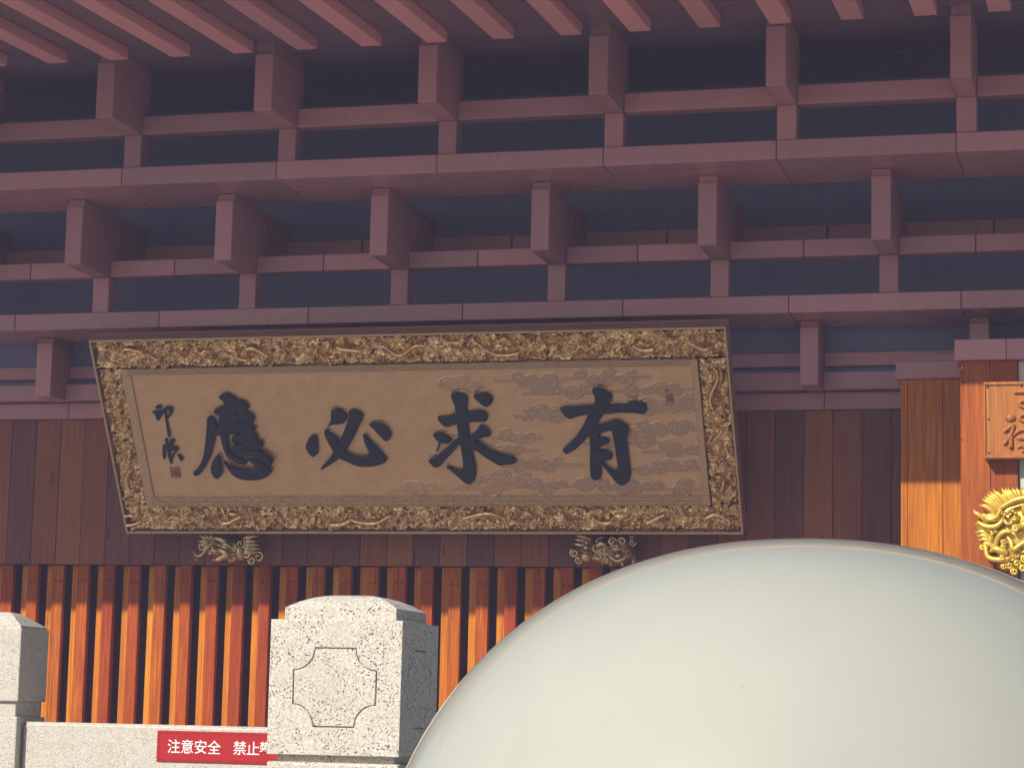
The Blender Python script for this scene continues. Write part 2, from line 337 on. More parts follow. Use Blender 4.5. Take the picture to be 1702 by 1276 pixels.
# ============================================================ NAME BOARD
th = math.radians(31.24)
PW, PH = 5.665, 1.893
board = empty('name_board'); tag(board, 'large tilted gilded name board with four black raised characters and carved border', 'name board')
board.matrix_world = Matrix(((1, 0, 0, -8.896), (0, -math.sin(th), -math.cos(th), -0.35), (0, math.cos(th), -math.sin(th), 3.19), (0, 0, 0, 1)))
def L(name, u0, u1, v0, v1, n0, n1, m, bev=0.003, parent=board):
    me = box_mesh(u1 - u0, v1 - v0, n1 - n0, bev, M[m]); return link(name, me, parent, ((u0 + u1) / 2, (v0 + v1) / 2, (n0 + n1) / 2))
L('backing_box', 0.004, PW - 0.004, 0.004, PH - 0.004, -0.185, -0.128, 'clad', 0.004)
for a in ((0, PW, PH - 0.020, PH), (0, PW, 0, 0.020), (0, 0.020, 0.0205, PH - 0.0205), (PW - 0.020, PW, 0.0205, PH - 0.0205)): L('frame_rim', *a, -0.130, 0.004, 'gold_flat')
# value noise on a lattice
_lat = rng.random((256, 256))
def vn(x, y):
    xi = np.floor(x).astype(int); yi = np.floor(y).astype(int); fx = x - xi; fy = y - yi; fx = fx * fx * (3 - 2 * fx); fy = fy * fy * (3 - 2 * fy)
    g_ = lambda i, k_: _lat[i % 256, k_ % 256]
    return (g_(xi, yi) * (1 - fx) + g_(xi + 1, yi) * fx) * (1 - fy) + (g_(xi, yi + 1) * (1 - fx) + g_(xi + 1, yi + 1) * fx) * fy
def grid(name, u0, u1, v0, v1, step, fn, m, parent=board, smooth=True, attr=None):
    nu = max(2, int((u1 - u0) / step)); nv = max(2, int((v1 - v0) / step))
    U_, V_ = np.meshgrid(np.linspace(u0, u1, nu + 1), np.linspace(v0, v1, nv + 1), indexing='ij')
    Hh = fn(U_, V_); at_ = None
    if isinstance(Hh, tuple): Hh, at_ = Hh
    co = np.stack([U_, V_, Hh], -1).reshape(-1, 3)
    idx = np.arange((nu + 1) * (nv + 1)).reshape(nu + 1, nv + 1)
    fc = np.stack([idx[:-1, :-1], idx[1:, :-1], idx[1:, 1:], idx[:-1, 1:]], -1).reshape(-1, 4)
    me = bpy.data.meshes.new(name); me.vertices.add(len(co)); me.vertices.foreach_set('co', co.ravel())
    me.loops.add(fc.size); me.loops.foreach_set('vertex_index', fc.ravel()); me.polygons.add(len(fc))
    me.polygons.foreach_set('loop_start', np.arange(0, fc.size, 4)); me.polygons.foreach_set('loop_total', np.full(len(fc), 4)); me.update(calc_edges=True)
    if at_ is not None:
        al = me.attributes.new('cloud', 'FLOAT', 'POINT'); al.data.foreach_set('value', at_.ravel().astype(np.float32))
    me.polygons.foreach_set('use_smooth', np.ones(len(fc), dtype=bool)); me.materials.append(M[m]); me.validate()
    return link(name, me, parent)
def carve(along, c0, width, length, seed):
    """dense relief of scrolls, leaves and winding dragon bodies; returns fn(U, V)"""
    rg = np.random.default_rng(seed)
    def fn(U_, V_):
        s, t = (U_, V_ - c0) if along == 'u' else (V_, U_ - c0)
        wx = (vn(s * 14 + 3, t * 14 + seed) - .5) * 0.05; wy = (vn(s * 14 + 50, t * 14 + 9 + seed) - .5) * 0.05
        h = 0.42 * (1 - np.abs(2 * vn((s + wx) * 30, (t + wy) * 30) - 1)) * vn(s * 11 + 7, t * 11) * 1.3 + 0.12 * vn(s * 75, t * 75)
        for _ in range(int(length * 110)):                                  # scroll clouds and leaves
            cs, ct = rg.uniform(s.min(), s.max()), rg.uniform(0.015, width - 0.015); rr = rg.uniform(0.014, 0.046); hh = rg.uniform(0.35, 1.0); ph = rg.uniform(0, 6.28); el = rg.uniform(0.6, 1.0); ca, sa = math.cos(ph), math.sin(ph)
            i0 = (np.abs(s - cs) < rr * 1.6) & (np.abs(t - ct) < rr * 1.6)
            ds, dt = s[i0] - cs, t[i0] - ct; a, b = ds * ca + dt * sa, (-ds * sa + dt * ca) / el; d = np.sqrt(a * a + b * b) / rr; ang = np.arctan2(b, a)
            loc = np.where(d < 1, np.sqrt(np.clip(1 - d * d, 0, 1)) ** .6 * (0.52 + 0.48 * np.cos(ang * rg.choice([1, -1]) + d * 9)), 0) * hh
            h[i0] = np.maximum(h[i0], loc)
        for ph, am, per in ((seed * 1.3, 0.24, 0.61), (seed * 2.1 + 2.6, 0.17, 0.43)):       # short lengths of dragon body among the scrolls
            wob = 4.0 * vn(s * 2.1 + ph, s * 0 + 1.0); cl = width / 2 + am * width * np.sin(2 * math.pi * s / per + ph + wob)
            d = np.abs(t - cl) / (0.020 + 0.014 * vn(s * 4 + ph, s * 0 + 7.0)) / 1.3
            gate = vn(s * 4.1 + ph, s * 0 + 3.0) > 0.79
            h = np.where((d < 1) & gate, np.maximum(h * 0.6, np.sqrt(np.clip(1 - d * d, 0, 1)) * (0.84 + 0.08 * np.abs(np.sin(s * 210 + d * 5)))), h)
        pit = np.clip((vn((s + wx) * 24 + 90, (t + wy) * 24 + seed) - 0.62) / 0.10, 0, 1) * (h < 0.62)   # pierced openwork
        e = np.clip(np.minimum(t, width - t) / 0.010, 0, 1)
        return -0.060 + (0.092 * h - 0.055 * pit) * e
    return fn
bt, bb, bl, br_ = 1.606, 0.262, 0.246, 5.402
grid('carved_border', 0.0205, PW - 0.0205, bt, PH - 0.0205, 0.0055, carve('u', bt, PH - 0.0205 - bt, PW, 1), 'gold_border')
grid('carved_border', 0.0205, PW - 0.0205, 0.0205, bb, 0.0055, carve('u', 0.0205, bb - 0.0205, PW, 2), 'gold_border')
grid('carved_border', 0.0205, bl, bb + 0.001, bt - 0.001, 0.0055, carve('v', 0.0205, bl - 0.0205, 1.34, 3), 'gold_border')
grid('carved_border', br_, PW - 0.0205, bb + 0.001, bt - 0.001, 0.0055, carve('v', br_, PW - 0.0205 - br_, 1.34, 4), 'gold_border')
pu0, pu1, pv0, pv1 = 0.333, 5.346, 0.357, 1.546
for a in ((bl, br_, pv1, bt), (bl, br_, bb, pv0), (bl, pu0, pv0 + 0.0005, pv1 - 0.0005), (pu1, br_, pv0 + 0.0005, pv1 - 0.0005)): L('inner_frame', *a, -0.130, -0.008, 'gold_flat', 0.004)
b_ = bmesh.new()                                                           # key-fret on the top and bottom inner frame
for v0, v1 in ((pv1 + 0.006, bt - 0.006), (bb + 0.012, pv0 - 0.010)):
    h_ = v1 - v0; x = bl + 0.07; kk = 0
    add_box(b_, bl + 0.06, br_ - 0.06, v0, v0 + 0.005, -0.009, 0.001); add_box(b_, bl + 0.06, br_ - 0.06, v1 - 0.005, v1, -0.009, 0.001); add_box(b_, bl + 0.06, br_ - 0.06, v0 + h_ / 2 - 0.0025, v0 + h_ / 2 + 0.0025, -0.009, 0.001)
    while x < br_ - 0.16:
        add_box(b_, x, x + 0.006, v0 + 0.0052, v0 + h_ / 2 - 0.0027, -0.009, 0.001); add_box(b_, x + 0.072, x + 0.078, v0 + h_ / 2 + 0.0027, v1 - 0.0052, -0.009, 0.001); x += 0.144
bm_obj('key_fret', b_, M['gold_flat'], board)
# cloud-figured gilded ground
def clouds(U_, V_):
    rg = np.random.default_rng(21); h = np.zeros_like(U_); mk = np.zeros_like(U_)
    for _ in range(420):                                                   # shallow chased scrolls everywhere
        cu, cv, rr = rg.uniform(pu0, pu1), rg.uniform(pv0, pv1), rg.uniform(0.025, 0.055); st = rg.uniform(0, 6.28)
        i0 = (np.abs(U_ - cu) < rr) & (np.abs(V_ - cv) < rr); d = np.hypot(U_[i0] - cu, V_[i0] - cv); a = np.arctan2(V_[i0] - cv, U_[i0] - cu)
        h[i0] += np.where(d < rr, 0.0075 * np.cos(2 * math.pi * d / 0.026 + a + st) * (1 - d / rr), 0)
    for _ in range(60):                                                    # long chased lines
        cu, cv, ln = rg.uniform(2.2, pu1), rg.uniform(pv0 + .03, pv1 - .03), rg.uniform(0.1, 0.3)
        h += np.where((np.abs(U_ - cu) < ln) & (np.abs(V_ - cv) < 0.006), 0.002, 0)
    groups = [(5.02, 1.34, .30), (4.80, 1.18, .30), (5.18, 1.20, .20), (5.05, 0.98, .26), (4.72, 0.86, .30), (5.16, 0.78, .25), (5.05, 0.62, .30), (4.95, 0.43, .36), (4.52, 0.46, .26), (4.25, 1.33, .30), (4.05, 1.12, .22), (3.98, 0.66, .30), (4.12, 0.46, .34), (3.62, 0.52, .26), (3.72, 0.80, .20), (3.40, 0.44, .22), (3.95, 1.45, .25), (2.85, 0.43, .18), (4.62, 1.46, .30), (3.35, 1.40, .16), (3.78, 0.92, .18)]
    for cu, cv, sp in groups:
        wgt = min(1.0, max(0.25, (cu - 2.2) / 1.9))
        m1 = (np.abs(V_ - cv + 0.012) < 0.017) & (np.abs(U_ - cu) < sp * 1.25); mk = np.maximum(mk, m1 * wgt)
        for _ in range(9):
            lu, lv, rr = cu + rg.uniform(-sp, sp) * 0.8, cv + rg.uniform(-0.035, 0.045), rg.uniform(0.03, 0.062)
            d = np.hypot((U_ - lu) * 0.72, V_ - lv); ins = d < rr
            mk = np.maximum(mk, ins * wgt); h = np.where(ins, np.maximum(h, 0.0060 + 0.0040 * np.cos(2 * math.pi * d / 0.028)), h)
    h = np.maximum(h, mk * 0.003)
    return -0.024 + h, mk * 0.9
grid('gilded_panel', pu0, pu1, pv0, pv1, 0.0065, clouds, 'ground_gold')
def fill(loops, extrude, bevel, offset, closed_smooth=True, n=4):
    """a filled, bevelled plate from closed outlines; a mesh in the xy plane centred on z = 0"""
    cu = bpy.data.curves.new('outline', 'CURVE'); cu.dimensions = '2D'; cu.fill_mode = 'BOTH'; cu.extrude = extrude; cu.bevel_depth = bevel; cu.bevel_resolution = 2; cu.offset = offset
    for lp in loops:
        P = catmull([(a, b, 0) for a, b in lp], n, True) if closed_smooth else [Vector((a, b, 0)) for a, b in lp]
        sp = cu.splines.new('POLY'); sp.points.add(len(P) - 1); sp.use_cyclic_u = True
        for pt, p in zip(sp.points, P): pt.co = (p.x, p.y, 0, 1)
    o = bpy.data.objects.new('tmp', cu); COL.objects.link(o); dg = bpy.context.evaluated_depsgraph_get(); dg.update()
    me = bpy.data.meshes.new_from_object(o.evaluated_get(dg)); bpy.data.objects.remove(o); bpy.data.curves.remove(cu); return me
def glyph(name, strokes, mat, parent, base, ex, bev, off):
    b_ = bmesh.new()
    for i, st in enumerate(strokes):
        me = fill([st], ex, bev, off); me.transform(Matrix.Translation((0, 0, base + ex + bev + 0.0017 * i))); b_.from_mesh(me); bpy.data.meshes.remove(me)
    me = bpy.data.meshes.new(name); b_.to_mesh(me); b_.free(); me.materials.append(mat)
    for p in me.polygons: p.use_smooth = True
    try: me.set_sharp_from_angle(angle=math.radians(50))
    except Exception: pass
    return link(name, me, parent)
CH = {
 'bi': [[(1.937,0.956),(1.964,0.954),(1.975,0.93),(1.968,0.807),(1.955,0.778),(1.923,0.757),(1.901,0.768),(1.866,0.841),(1.895,0.909),(1.913,0.938)],
  [(2.157,1.194),(2.201,1.209),(2.24,1.193),(2.276,1.157),(2.285,1.121),(2.267,1.093),(2.236,1.071),(2.137,1.06),(2.104,1.046),(2.141,1.108),(2.146,1.159)],
  [(2.319,1.191),(2.364,1.191),(2.409,1.169),(2.432,1.133),(2.402,1.077),(2.293,0.898),(2.2,0.783),(2.127,0.719),(2.004,0.645),(1.978,0.647),(2.092,0.762),(2.172,0.878),(2.256,1.021),(2.307,1.135)],
  [(2.078,1.014),(2.112,0.983),(2.159,0.928),(2.2,0.834),(2.236,0.79),(2.313,0.753),(2.396,0.751),(2.434,0.774),(2.439,0.81),(2.416,0.89),(2.416,0.962),(2.46,0.907),(2.518,0.831),(2.57,0.759),(2.59,0.726),(2.572,0.697),(2.495,0.669),(2.397,0.66),(2.308,0.67),(2.224,0.711),(2.153,0.751),(2.109,0.828),(2.074,0.922),(2.061,0.98)],
  [(2.483,1.063),(2.539,1.071),(2.592,1.056),(2.635,1.02),(2.659,0.973),(2.657,0.938),(2.637,0.913),(2.608,0.904),(2.569,0.946),(2.518,1.018)]],
 'qiu': [[(3.257,1.327),(3.303,1.338),(3.356,1.321),(3.388,1.291),(3.371,1.183),(3.364,1.066),(3.362,0.957),(3.369,0.788),(3.38,0.652),(3.376,0.575),(3.356,0.524),(3.323,0.489),(3.291,0.488),(3.254,0.516),(3.19,0.584),(3.126,0.649),(3.172,0.632),(3.234,0.614),(3.269,0.631),(3.28,0.686),(3.28,0.788),(3.27,0.958),(3.272,1.067),(3.274,1.21),(3.262,1.268),(3.252,1.302)],
  [(3.108,1.116),(3.171,1.123),(3.262,1.143),(3.35,1.15),(3.448,1.17),(3.512,1.166),(3.546,1.127),(3.544,1.097),(3.524,1.077),(3.444,1.074),(3.339,1.062),(3.241,1.045),(3.183,1.03),(3.138,1.052)],
  [(3.452,1.309),(3.492,1.331),(3.548,1.335),(3.586,1.318),(3.611,1.276),(3.6,1.243),(3.565,1.214),(3.534,1.219),(3.491,1.257)],
  [(3.049,0.96),(3.111,0.968),(3.156,0.946),(3.2,0.912),(3.189,0.887),(3.155,0.873),(3.115,0.879),(3.098,0.871),(3.058,0.799),(3.087,0.879),(3.064,0.918)],
  [(3.274,0.924),(3.28,0.882),(3.238,0.831),(3.127,0.722),(3.062,0.658),(3.021,0.652),(2.988,0.684),(2.976,0.714),(3.05,0.752),(3.139,0.815),(3.212,0.882)],
  [(3.488,1.039),(3.554,0.959),(3.539,0.938),(3.474,0.926),(3.431,0.906),(3.379,0.872),(3.347,0.873),(3.357,0.915),(3.388,0.94),(3.442,0.99)],
  [(3.356,0.881),(3.421,0.889),(3.502,0.829),(3.591,0.777),(3.699,0.747),(3.74,0.725),(3.753,0.696),(3.723,0.681),(3.659,0.675),(3.61,0.665),(3.565,0.689),(3.476,0.753),(3.411,0.808),(3.349,0.826)]],
 'you': [[(4.196,1.18),(4.22,1.19),(4.353,1.199),(4.485,1.205),(4.624,1.203),(4.741,1.214),(4.819,1.233),(4.873,1.238),(4.917,1.22),(4.935,1.183),(4.93,1.15),(4.901,1.13),(4.818,1.139),(4.695,1.142),(4.571,1.136),(4.423,1.128),(4.328,1.108),(4.271,1.09),(4.228,1.122)],
  [(4.492,1.345),(4.525,1.363),(4.578,1.351),(4.628,1.318),(4.649,1.277),(4.627,1.232),(4.58,1.15),(4.5,1.044),(4.419,0.937),(4.314,0.83),(4.238,0.78),(4.201,0.768),(4.18,0.789),(4.187,0.814),(4.282,0.897),(4.372,1.013),(4.43,1.119),(4.485,1.201),(4.508,1.275),(4.497,1.316)],
  [(4.431,0.979),(4.495,0.995),(4.509,0.945),(4.496,0.778),(4.491,0.652),(4.489,0.577),(4.471,0.535),(4.438,0.518),(4.408,0.531),(4.395,0.577),(4.403,0.695),(4.421,0.846)],
  [(4.474,1.02),(4.561,1.035),(4.641,1.067),(4.702,1.058),(4.752,1.016),(4.76,0.975),(4.738,0.876),(4.738,0.759),(4.741,0.626),(4.738,0.558),(4.709,0.5),(4.667,0.47),(4.63,0.483),(4.588,0.534),(4.534,0.619),(4.505,0.682),(4.558,0.623),(4.61,0.601),(4.635,0.618),(4.64,0.668),(4.636,0.777),(4.629,0.91),(4.62,0.972),(4.586,0.977),(4.522,0.957),(4.474,0.949)],
  [(4.481,0.903),(4.533,0.915),(4.571,0.902),(4.587,0.873),(4.566,0.857),(4.518,0.843),(4.474,0.837)],
  [(4.468,0.77),(4.52,0.79),(4.573,0.777),(4.599,0.74),(4.59,0.715),(4.542,0.702),(4.494,0.69),(4.46,0.695)]],
 'ying': [[(1.136,1.336),(1.198,1.368),(1.254,1.349),(1.293,1.306),(1.285,1.258),(1.182,1.25),(1.171,1.293)],
  [(1.068,1.209),(1.174,1.26),(1.273,1.296),(1.331,1.307),(1.381,1.276),(1.394,1.233),(1.375,1.21),(1.313,1.201),(1.217,1.184),(1.121,1.166),(1.085,1.171)],
  [(0.995,1.139),(1.025,1.148),(1.06,1.109),(1.059,1.052),(1.027,0.947),(0.976,0.813),(0.908,0.697),(0.847,0.615),(0.803,0.583),(0.775,0.586),(0.771,0.615),(0.826,0.659),(0.894,0.775),(0.947,0.948),(0.977,1.063)],
  [(1.123,1.175),(1.209,1.188),(1.212,1.127),(1.196,1.06),(1.217,1.022),(1.202,0.984),(1.088,0.975),(1.024,0.981),(1.039,1.014),(1.088,1.08)],
  [(1.226,1.183),(1.273,1.188),(1.244,0.983),(1.208,0.801),(1.189,0.801),(1.216,0.983),(1.199,1.022)],
  [(1.22,1.145),(1.309,1.178),(1.384,1.186),(1.427,1.133),(1.409,1.086),(1.366,1.077),(1.297,1.106),(1.221,1.098)],
  [(1.205,1.06),(1.31,1.073),(1.383,1.067),(1.424,1.034),(1.41,1.005),(1.35,0.982),(1.278,0.992),(1.192,0.984)],
  [(1.208,0.964),(1.293,0.973),(1.388,0.983),(1.426,0.962),(1.421,0.933),(1.356,0.905),(1.265,0.918),(1.196,0.897)],
  [(1.193,0.878),(1.278,0.882),(1.377,0.917),(1.451,0.914),(1.468,0.88),(1.448,0.842),(1.361,0.824),(1.246,0.806),(1.188,0.792)],
  [(1.094,0.985),(1.143,0.994),(1.144,0.946),(1.146,0.821),(1.157,0.777),(1.117,0.787),(1.098,0.87)],
  [(1.026,0.779),(1.044,0.745),(1.041,0.638),(1.025,0.58),(0.988,0.556),(0.959,0.58),(0.947,0.648),(0.973,0.716)],
  [(1.087,0.725),(1.131,0.681),(1.211,0.651),(1.311,0.636),(1.379,0.65),(1.358,0.694),(1.31,0.743),(1.357,0.742),(1.425,0.703),(1.511,0.63),(1.481,0.587),(1.419,0.553),(1.314,0.541),(1.222,0.55),(1.153,0.589),(1.109,0.657)],
  [(1.113,0.792),(1.152,0.802),(1.211,0.763),(1.298,0.723),(1.289,0.699),(1.256,0.695),(1.202,0.71),(1.153,0.753)],
  [(1.253,0.791),(1.342,0.819),(1.417,0.823),(1.495,0.789),(1.537,0.731),(1.531,0.697),(1.505,0.678),(1.462,0.703),(1.399,0.771),(1.316,0.776)]],
 'sig1': [[(0.516,1.245),(0.547,1.261),(0.572,1.245),(0.56,1.229),(0.523,1.231)],
  [(0.479,1.201),(0.565,1.207),(0.581,1.192),(0.544,1.145),(0.515,1.111),(0.502,1.145),(0.498,1.174)],
  [(0.571,1.211),(0.619,1.244),(0.665,1.239),(0.671,1.21),(0.653,1.172),(0.625,1.144),(0.612,1.144),(0.635,1.186),(0.633,1.215),(0.607,1.201),(0.599,1.105),(0.603,0.971),(0.586,0.959),(0.585,1.029),(0.59,1.163),(0.581,1.192)]],
 'sig2': [[(0.515,0.865),(0.532,0.86),(0.514,0.749),(0.497,0.754)],
  [(0.548,0.933),(0.567,0.923),(0.569,0.826),(0.573,0.709),(0.558,0.7),(0.548,0.778),(0.551,0.894)],
  [(0.597,0.927),(0.628,0.927),(0.63,0.903),(0.607,0.874),(0.607,0.857),(0.648,0.854),(0.654,0.827),(0.613,0.785),(0.584,0.74),(0.573,0.748),(0.605,0.801),(0.623,0.824),(0.588,0.821),(0.589,0.855),(0.588,0.903)],
  [(0.641,0.782),(0.665,0.765),(0.682,0.733),(0.666,0.72),(0.652,0.748)]],
}
for nm in ('ying', 'bi', 'qiu', 'you'): glyph('raised_character', CH[nm], M['lacquer'], board, -0.024, 0.008, 0.012, -0.009)
for nm in ('sig1', 'sig2'): glyph('signature_character', CH[nm], M['lacquer'], board, -0.024, 0.006, 0.003, 0.0)
def seal(u0, u1, v0, v1, kind):
    b_ = bmesh.new(); z0, z1 = -0.0235, -0.0155; e = 0.008
    add_box(b_, u0, u1, v0, v0 + e, z0, z1); add_box(b_, u0, u1, v1 - e, v1, z0, z1); add_box(b_, u0, u0 + e, v0 + e + .0004, v1 - e - .0004, z0, z1); add_box(b_, u1 - e, u1, v0 + e + .0004, v1 - e - .0004, z0, z1)
    w_, h_ = u1 - u0, v1 - v0
    for i in range(3):
        x = u0 + w_ * (0.27 + 0.2 * i); add_box(b_, x, x + 0.006, v0 + h_ * 0.18, v0 + h_ * (0.80 - 0.06 * (i % 2)), z0, z1)
    for i in range(4):
        y = v0 + h_ * (0.22 + 0.17 * i); add_box(b_, u0 + w_ * (0.2 + 0.08 * (i % 2)), u0 + w_ * 0.82, y, y + 0.006, z0, z1 + 0.0004 + 0.0003 * i)
    return bm_obj('seal_mark', b_, M['seal'], board)
seal(0.538, 0.628, 0.552, 0.650, 0); seal(5.106, 5.168, 1.198, 1.330, 1)

# ============================================================ GILDED DRAGON CORBELS UNDER THE NAME BOARD
class Carving:
    """maps drawing units (x right, y down) to metres on a vertical face; d is how far a point stands out"""
    def __init__(s, root, kx, kz, cx, cy, y0, mat): s.root, s.kx, s.kz, s.cx, s.cy, s.y0, s.mat = root, kx, kz, cx, cy, y0, mat
    def p(s, x, y, d): return ((x - s.cx) * s.kx, s.y0 - d, (s.cy - y) * s.kz)
    def part(s, name, fn, smooth=True):
        b = bmesh.new(); fn(b); return bm_obj(name, b, M[s.mat], s.root, (0, 0, 0), smooth)
    def tube(s, b, pts, rad, seg=7, flat=1.0): tube(b, [s.p(*q) for q in pts], [r_ * s.kx for r_ in rad], seg, 4, flat)
    def ball(s, b, x, y, d, rx, ry, rd, sub=2): ball(b, s.p(x, y, d), 1.0, rx * s.kx, rd, ry * s.kz, sub)
    def curl(s, b, x, y, d, r0, turns, start, sgn, rad, rise=0.02):
        tube(b, [(px, s.y0 - d - rise * i / 14, pz) for i, (px, _, pz) in enumerate(spiral((x - s.cx) * s.kx, (s.cy - y) * s.kz, 0, r0 * s.kx, turns, start, sgn))], [rad * s.kx, rad * s.kx * 1.1, rad * s.kx * 0.7], 6, 3)

root = empty('dragon_corbel', (-7.965, -0.004, 2.925)); tag(root, 'gilded dragon corbel with looping whisker under the left end of the name board', 'corbel', 'dragon corbels under the name board')
K = Carving(root, 0.00063, 0.00056, 740, 1110, 0.0, 'gold_corbel')
K.part('body', lambda b: (K.ball(b, 720, 850, 0.06, 430, 230, 0.16, 3), K.ball(b, 940, 900, 0.14, 90, 170, 0.12, 3), K.tube(b, [(480, 760, .17), (560, 690, .22), (680, 720, .24), (760, 800, .22), (840, 850, .20)], [30, 48, 55, 45, 30])))
K.part('head', lambda b: (K.ball(b, 560, 900, 0.18, 130, 95, 0.10, 3), K.tube(b, [(600, 880, .24), (700, 900, .28), (790, 960, .28), (700, 1010, .27), (610, 1060, .28)], [40, 52, 48, 44, 26]), K.ball(b, 530, 940, 0.27, 46, 34, 0.03), K.ball(b, 600, 1052, 0.28, 34, 30, 0.035), K.ball(b, 700, 880, .30, 24, 20, .02), K.ball(b, 560, 850, .28, 30, 26, .025)))
K.part('whisker', lambda b: (K.tube(b, [(240, 800, .20), (260, 900, .26), (330, 990, .29), (420, 965, .30), (490, 860, .30), (570, 770, .28), (620, 740, .25)], [16, 20, 22, 22, 20, 20, 14]), K.tube(b, [(290, 1055, .24), (300, 1000, .22), (340, 930, .2)], [30, 24, 20])))
for i, (tx, ty) in enumerate(((250, 640), (235, 735), (255, 800), (300, 870), (330, 620), (420, 610))):
    K.part('mane_lock', lambda b: K.tube(b, [(520, 790, .12), ((520 + tx) / 2 + 30, (780 + ty) / 2 - 18, .20), (tx + 50, ty + 6, .19), (tx, ty, .15)], [34, 32, 20, 5]))
for i, (tx, ty) in enumerate(((1200, 655), (1195, 735), (1215, 795), (1225, 855), (1225, 915))):
    K.part('fin_spike', lambda b: K.tube(b, [(900, 760 + i * 26, .12), (1010, 690 + i * 55, .20), (1110, ty - 6, .19), (tx, ty, .13)], [58, 50, 36, 7], 8, 0.6))
for q in ((1050, 940, .19, 85, 1.4, 0.6, 1, 20), (1195, 985, .15, 75, 1.3, 2.0, -1, 18), (850, 1010, .22, 60, 1.2, 1, 1, 16), (420, 720, .2, 60, 1.3, 0, 1, 14), (1120, 1040, .19, 60, 1.2, 3, 1, 18), (960, 780, .22, 70, 1.3, 1, -1, 16), (360, 830, .2, 60, 1.2, 2, 1, 15)): K.part('scroll', lambda b: K.curl(b, *q))
K.part('claw', lambda b: (K.tube(b, [(690, 800, .26), (760, 800, .28), (840, 860, .26)], [30, 34, 22], 7, .6), K.tube(b, [(760, 1080, .16), (800, 1000, .2), (860, 960, .2)], [26, 30, 30])))

root = empty('dragon_corbel', (-4.470, -0.004, 2.925)); tag(root, 'gilded dragon corbel with gourd and beast face under the right end of the name board', 'corbel', 'dragon corbels under the name board')
K2 = Carving(root, 0.00060, 0.00056, 700, 1130, 0.0, 'gold_corbel')
K2.part('body', lambda b: (K2.ball(b, 690, 870, 0.05, 440, 240, 0.16, 3), K2.tube(b, [(560, 900, .15), (600, 820, .22), (690, 790, .24), (760, 860, .2)], [40, 46, 44, 30])))
K2.part('gourd', lambda b: (K2.ball(b, 440, 985, 0.22, 92, 92, 0.065, 3), K2.ball(b, 440, 850, 0.21, 55, 60, 0.045, 3), K2.tube(b, [(440, 800, .21), (440, 760, .22), (442, 725, .22)], [30, 18, 6]), K2.tube(b, [(360, 915, .23), (440, 925, .285), (520, 915, .23)], [8, 9, 8])))
K2.part('face', lambda b: (K2.ball(b, 910, 830, 0.17, 170, 130, 0.10, 3), K2.curl(b, 840, 760, .27, 62, 1.3, 0, 1, 18), K2.curl(b, 985, 760, .27, 62, 1.3, 3.14, -1, 18), K2.ball(b, 915, 830, .28, 48, 36, .035), K2.ball(b, 850, 790, .28, 22, 20, .02), K2.ball(b, 980, 790, .28, 22, 20, .02), K2.tube(b, [(810, 850, .27), (910, 880, .30), (1020, 850, .27)], [16, 22, 16])))
K2.part('garland', lambda b: (K2.tube(b, [(760, 900, .25), (830, 1010, .28), (940, 1060, .29), (1050, 990, .28), (1090, 880, .24)], [16, 22, 24, 22, 16]), K2.ball(b, 990, 1100, .26, 34, 36, .03), K2.ball(b, 930, 980, .25, 70, 60, .05)))
K2.part('paw', lambda b: (K2.tube(b, [(780, 980, .16), (810, 1040, .22), (825, 1100, .25)], [42, 46, 36]), K2.ball(b, 825, 1105, .26, 34, 30, .03)))
K2.part('paw', lambda b: (K2.tube(b, [(1130, 900, .16), (1150, 1000, .22), (1155, 1100, .25)], [44, 46, 36]), K2.ball(b, 1155, 1105, .26, 34, 30, .03)))
for i, (tx, ty) in enumerate(((230, 635), (200, 690), (195, 760), (1170, 650), (1180, 730))):
    K2.part('flame_lock', lambda b: K2.tube(b, [(560 if tx < 600 else 980, 760, .1), ((560 + tx) / 2 if tx < 600 else 1080, ty + 40, .18), (tx + (60 if tx < 600 else -50), ty + 22, .18), (tx, ty, .13)], [40, 36, 24, 5]))
for q in ((245, 920, .17, 66, 1.4, 2.2, 1, 20), (300, 1030, .16, 60, 1.3, 0.5, -1, 18), (620, 970, .2, 70, 1.4, 1, 1, 16), (1110, 760, .2, 55, 1.3, 0, -1, 15), (690, 900, .22, 50, 1.2, 2, 1, 14), (640, 760, .2, 70, 1.3, 1, 1, 16), (720, 1050, .19, 60, 1.2, 4, -1, 16), (1060, 900, .22, 50, 1.3, 2, 1, 14)): K2.part('scroll', lambda b: K2.curl(b, *q))

